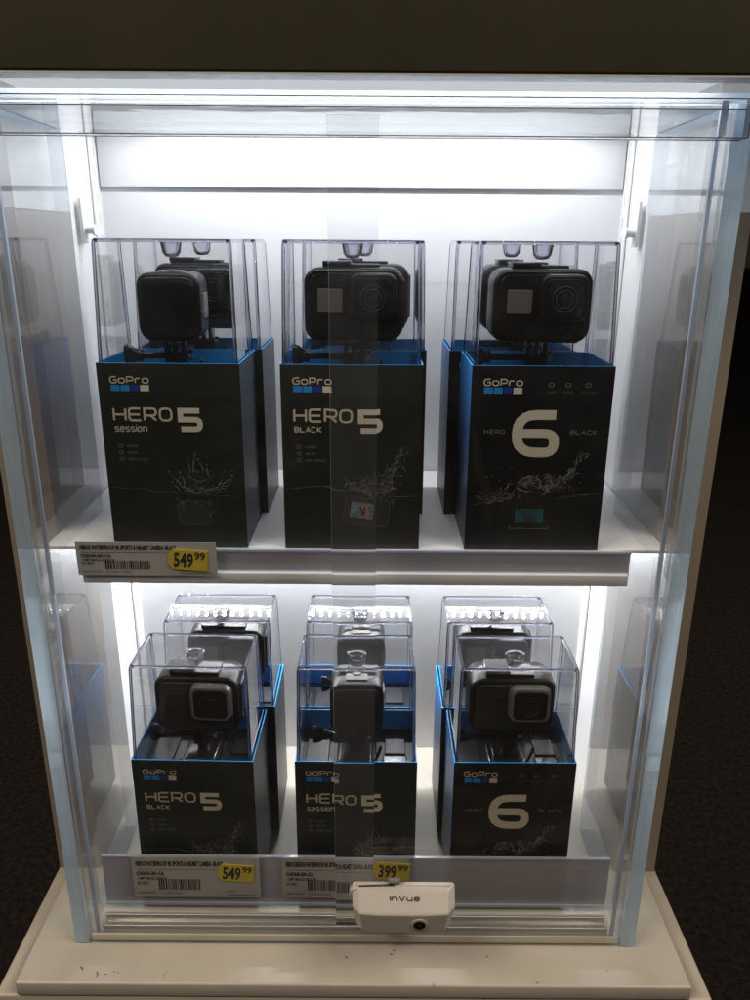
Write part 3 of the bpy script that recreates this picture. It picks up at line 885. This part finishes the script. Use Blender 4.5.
    h0, f0, b0 = ringc(zb); h1, f1, b1 = ringc(zt)
    V = [(-h0, f0, zb), (h0, f0, zb), (h0, b0, zb), (-h0, b0, zb), (-h1, f1, zt), (h1, f1, zt), (h1, b1, zt), (-h1, b1, zt)]
    m.mesh(V, [(0, 1, 5, 4), (1, 2, 6, 5), (2, 3, 7, 6), (3, 0, 4, 7)], M['cover'])
    m.mesh([(-h1, f1, zt + .1), (h1, f1, zt + .1), (h1, b1, zt + .1), (-h1, b1, zt + .1)], [(0, 1, 2, 3)], M['cover'])
    e2 = 1.7
    V = [(-h0 + e2, f0 + e2, zb), (h0 - e2, f0 + e2, zb), (h0 - e2, b0 - e2, zb), (-h0 + e2, b0 - e2, zb), (-h1 + e2, f1 + e2, zt - e2), (h1 - e2, f1 + e2, zt - e2), (h1 - e2, b1 - e2, zt - e2), (-h1 + e2, b1 - e2, zt - e2)]
    m.mesh(V, [(0, 1, 5, 4), (1, 2, 6, 5), (2, 3, 7, 6), (3, 0, 4, 7), (4, 5, 6, 7)], M['cover'])
    cv = m.build('clear_cover', t)
    m = MB()
    def crn(z, sx, fr, ins=.9):
        hw, yf, yb = ringc(z); return (sx * (hw - ins), (yf + ins) if fr else (yb - ins), z)
    for sx in (-1, 1):
        for fr in (0, 1):
            m.tube([crn(zb, sx, fr), crn(zt - 3.2, sx, fr), crn(zt - 1.6, sx, fr, 1.3), crn(zt - .9, sx, fr, 2.6)], 1.35, M['rod'], 8)
    for fr in (0, 1):
        a_, b_ = crn(zt - .9, -1, fr, 1.2), crn(zt - .9, 1, fr, 1.2)
        m.rod((a_[0] + 1.5, a_[1], a_[2]), (b_[0] - 1.5, b_[1], b_[2]), 1.2, M['rod'])
    for sx in (-1, 1):
        a_, b_ = crn(zt - .9, sx, 1, 1.2), crn(zt - .9, sx, 0, 1.2)
        m.rod((a_[0], a_[1] + 1.5, a_[2]), (b_[0], b_[1] - 1.5, b_[2]), 1.2, M['rod'])
    m.build('moulded_edge', cv)
    m = MB()
    # hanger pocket: a little cup pressed into the top
    n = 20; prof = [(8.2, zt - .2), (7.6, zt - 3), (6.6, zt - 9), (4.4, zt - 11.6), (.4, zt - 12.2), (.4, zt - 10.8), (3.6, zt - 10.2), (5.4, zt - 8.4), (6.4, zt - 3), (6.9, zt - .2)]
    rings = [[(r * math.cos(2 * math.pi * k / n), -4 + r * .62 * math.sin(2 * math.pi * k / n), z) for k in range(n)] for r, z in prof]
    rings.append(rings[0])
    m.loft(rings, M['pocket'], True, cap=False)
    m.rod((-1.6, -12.5, zt - 1.8), (-1.6, -12.5, zt - .4), 1.9, M['pocket'], 12)
    m.rod((1.9, -13.5, zt - 1.8), (1.9, -13.5, zt - .4), 1.7, M['pocket'], 12)
    m.build('hanger_pocket', cv)
    return t

# ------------------------------------------------------------------ cameras
def mount_parts(t, zb, knob_x):
    m = MB()
    for x in (-6, 0, 6): m.box(x - 1.5, x + 1.5, -7, 7, 14, zb + 1, M['gloss'], c=.8)
    for x in (-3, 3): m.box(x - 1.4, x + 1.4, -7, 7, 2, 24, M['gloss'], c=.8)
    m.build('mount_prongs', t)
    m = MB()
    m.rod((10, 0, 21), (knob_x + 6, 0, 21), 2.6, M['gloss'], 12)
    m.rod((knob_x + 6, 0, 21), (knob_x + 9, 0, 21), 5.0, M['gloss'], 14)
    m.rod((9, 0, 21), (12, 0, 21), 4.4, M['chrome'], 6)
    m.build('thumb_screw', t)
    m = MB()
    m.loft([[(knob_x + 7 - a_, yy, 21 + zz) for yy, zz in rrect(0, 0, ww, hh, 3, 3)] for a_, ww, hh in ((0, 8, 8), (2.5, 7.5, 10), (6, 7, 15), (9, 6.5, 17), (10.5, 5.5, 15.5))], M['gloss'], True)
    m.build('thumb_grip', t)
    m = MB()
    m.box(-17, 17, -18, 14, 0, 5, M['gloss'], c=2)
    m.box(-13, 13, -20, 8, 4.6, 9, M['gloss'], c=1.6)
    m.tube([(14 + 6 * math.sin(a_), -16 + 4 * math.cos(a_) * 0, 3 + 17 * math.sin(a_ * .8)) for a_ in [k * .25 for k in range(9)]], 1.3, M['gloss'])
    m.tube([(17 * math.cos(a_), -17 - 4 * math.sin(a_), 6) for a_ in [k * math.pi / 10 for k in range(11)]], 1.6, M['gloss'])
    m.build('mount_buckle', t)

def make_hero(lit):  # lit: greyer front and lens surround carry the light on the lower cameras
    t = thing('action_camera', 'x', 'camera', (0, 0, 0))
    m = MB(); m.front_slab(0, 58.5, 70, 51, 10.5, -15, 17, 3.2, M['camblack']); m.build('housing', t)
    m = MB(); m.front_slab(0, 58.3, 61, 43.5, 7, -16.4, -13, 1.0, M['camgrey'] if lit else M['camblack']); f_ = m.build('face', t)
    m = MB(); m.front_slab(13.5, 64.5, 33, 31, 6.5, -22.5, -15, 1.5, M['ringgrey'] if lit else M['camblack'], taper=-.8); ln = m.build('lens_surround', t)
    m = MB(); m.front_slab(13.5, 64.5, 27.5, 25.5, 4.6, -22.9, -21, .5, M['lens']); m.build('lens_window', ln)
    m = MB()
    for r in (8.6, 6.0):
        m.tube([(13.5 + r * math.cos(a_), -23.1, 64 + r * math.sin(a_)) for a_ in [k * math.pi / 12 for k in range(25)]], .35, M['lensring'], 6)
    m.build('lens_ring', ln)
    m = MB(); m.rod((13.5, -22.95, 64), (13.5, -23.15, 64), 3.2, M['coating'], 20); m.build('lens_glass', ln)
    m = MB(); m.front_slab(-16.5, 61.5, 17.5, 16.5, 1.5, -16.75, -15, .3, M['lcd'] if lit else M['lcdsheen']); m.build('status_screen', t)
    m = MB(); m.box(-22, 18, -10, 9, 83.4, 86.2, M['camblack'], c=.9); m.box(-22, -2, -12, 12, 85.6, 88.2, M['gloss'], c=.8); m.build('latch', t)
    m = MB(); m.rod((-15, 0, 83), (-15, 0, 85.6), 4.4, M['red'], 16); m.build('shutter_button', t)
    m = MB(); m.box(33.5, 36.5, -8, 10, 42, 76, M['gloss'], c=1.2); m.build('side_hinge', t)
    m = MB(); word(m, 'GoPro', 9, 25, 42.5, 46, .6, M['dimink'], lambda q: (q[0], -16.65, q[1]), .28); m.build('lettering', f_)
    m = MB()
    for k in range(11):
        m.box(-27 + k * 5.1, -24.5 + k * 5.1, -15.6, 10, 33.2, 34.2, M['gloss'], c=.4)
    m.build('grip_ribs', t)
    mount_parts(t, 34, -42)
    return t
def make_session(w=44.0, hh=47.0):
    t = thing('cube_camera', 'x', 'camera', (0, 0, 0))
    zc = 33 + hh / 2
    m = MB(); m.front_slab(0, zc, w, hh, 9.5, -17, 19, 3, M['camblack']); m.build('frame', t)
    m = MB(); m.front_slab(0, zc, w - 6, hh - 6, 7, -18.6, -15, 1.6, M['lens']); m.build('face', t)
    m = MB(); m.front_slab(0, zc, w - 12, hh - 12, 5, -18.9, -18, .4, M['lens']); m.build('lens_window', t)
    m = MB(); m.box(w / 2 - .8, w / 2 + .9, -6, 12, zc - 9, zc + 9, M['ringgrey'], c=.8); m.build('side_door', t)
    m = MB(); m.box(-9, 9, -9, 9, 33 + hh - .6, 33 + hh + .9, M['camgrey'], c=.8); b_ = m.build('top_panel', t)
    m = MB(); m.loft([[(3.4 * math.cos(a_), 1 + 2.4 * math.sin(a_), z) for a_ in [k * math.pi / 8 for k in range(16)]] for z in (33 + hh + .5, 33 + hh + 1.5)], M['red']); m.build('record_button', b_)
    m = MB(); text(m, 'REC  MODE', -6.5, 6.5, 4.6, 1.6, M['greyink'], lambda q: (q[0], q[1], 33 + hh + 1.0)); m.build('lettering', b_)
    m = MB()
    for k in range(7): m.box(-8 + k * 2.3, -6.6 + k * 2.3, 10, 13, 33 + hh - .4, 33 + hh + .8, M['gloss'])
    m.build('grip_ribs', t)
    mount_parts(t, 34, -34)
    return t

protos = {}
def place_box(kind, x, y, z, rz, label, group):
    if kind not in protos: protos[kind] = o = make_box(kind)
    else: o = copy_tree(protos[kind])
    o.location = W(x, y, z); o.rotation_euler = (0, 0, math.radians(rz))
    o['label'] = label; o['group'] = group
    return o
def place_cam(kind, x, y, z, rz, label):
    k = 'cam' + kind
    mk = {'dark': lambda: make_hero(False), 'grey': lambda: make_hero(True), 'cube': make_session}[kind]
    if k not in protos: protos[k] = o = mk()
    else: o = copy_tree(protos[k])
    o.location = W(x, y, z + 117.2); o.rotation_euler = (0, 0, math.radians(rz))
    o['label'] = label; o['group'] = 'cameras under the clear box covers'
    return o

UY, UY2 = 581.5, 659.5
LZ = -540.0
LY, LY2 = 573.0, 651.0
G1, G2 = 'boxed cameras on the upper shelf', 'boxed cameras on the bottom shelf'
place_box('session', -131, UY, SZ, 0.0, 'front left black box reading HERO 5 session on the upper shelf', G1)
place_box('session', -126, UY2, SZ, 0.0, 'black box behind the left one on the upper shelf, only its right flank showing', G1)
place_box('black', -3, UY, SZ, 0.0, 'front middle black box reading HERO 5 BLACK on the upper shelf', G1)
place_box('black', 4, UY2, SZ, 0.0, 'box hidden behind the middle one on the upper shelf, its clear cover edge showing', G1)
place_box('six', 131, UY, SZ, 0.0, 'front right black box with large numeral 6 on the upper shelf', G1)
place_box('six', 122, UY2, SZ, 0.0, 'box with bright blue flank behind the right one on the upper shelf', G1)
place_box('black', -133, LY, LZ, -1.0, 'front left black box reading HERO 5 BLACK on the bottom shelf', G2)
place_box('black', -126, LY2, LZ, 0.5, 'box behind the left one on the bottom shelf, clear cover rising above it', G2)
place_box('session', 0, LY, LZ, 0.0, 'front middle box reading HERO 5 session on the bottom shelf, behind the clear strap', G2)
place_box('session', 1, LY2, LZ, 0.0, 'box behind the middle one on the bottom shelf with blue lining in view', G2)
place_box('six', 130, LY, LZ, 0.0, 'front right black box with large numeral 6 on the bottom shelf', G2)
place_box('six', 126, LY2, LZ, 0.0, 'box behind the right one on the bottom shelf, blue edge at its left', G2)

place_cam('cube', -132, UY - 5, SZ, 3, 'small cube shaped black camera in the front left box of the upper shelf')
place_cam('dark', -129, UY2, SZ, 0, 'black camera behind the cube camera at the left of the upper shelf')
place_cam('dark', -2, UY - 2, SZ, 0, 'wide black camera with grey sheen on its screen in the front middle box of the upper shelf')
place_cam('dark', 5, UY2, SZ, 0, 'black camera behind the middle camera of the upper shelf')
place_cam('dark', 131, UY - 2, SZ, 0, 'wide black camera with grey sheen on its screen in the front right box of the upper shelf')
place_cam('dark', 133, UY2, SZ, 0, 'black camera behind the right camera of the upper shelf')
place_cam('grey', -131, LY - 2, LZ, -3, 'black camera with lit grey lens surround in the front left box of the bottom shelf')
place_cam('dark', -122, LY2, LZ, 0, 'black camera in the rear left box of the bottom shelf')
place_cam('cube', 0, LY - 2, LZ, 0, 'cube camera with red top button in the front middle box of the bottom shelf')
place_cam('cube', 2, LY2, LZ, 0, 'cube camera in the rear middle box of the bottom shelf')
place_cam('grey', 128, LY - 2, LZ, 0, 'black camera with lit grey lens surround in the front right box of the bottom shelf')
place_cam('dark', 124, LY2, LZ, 0, 'black camera in the rear right box of the bottom shelf')
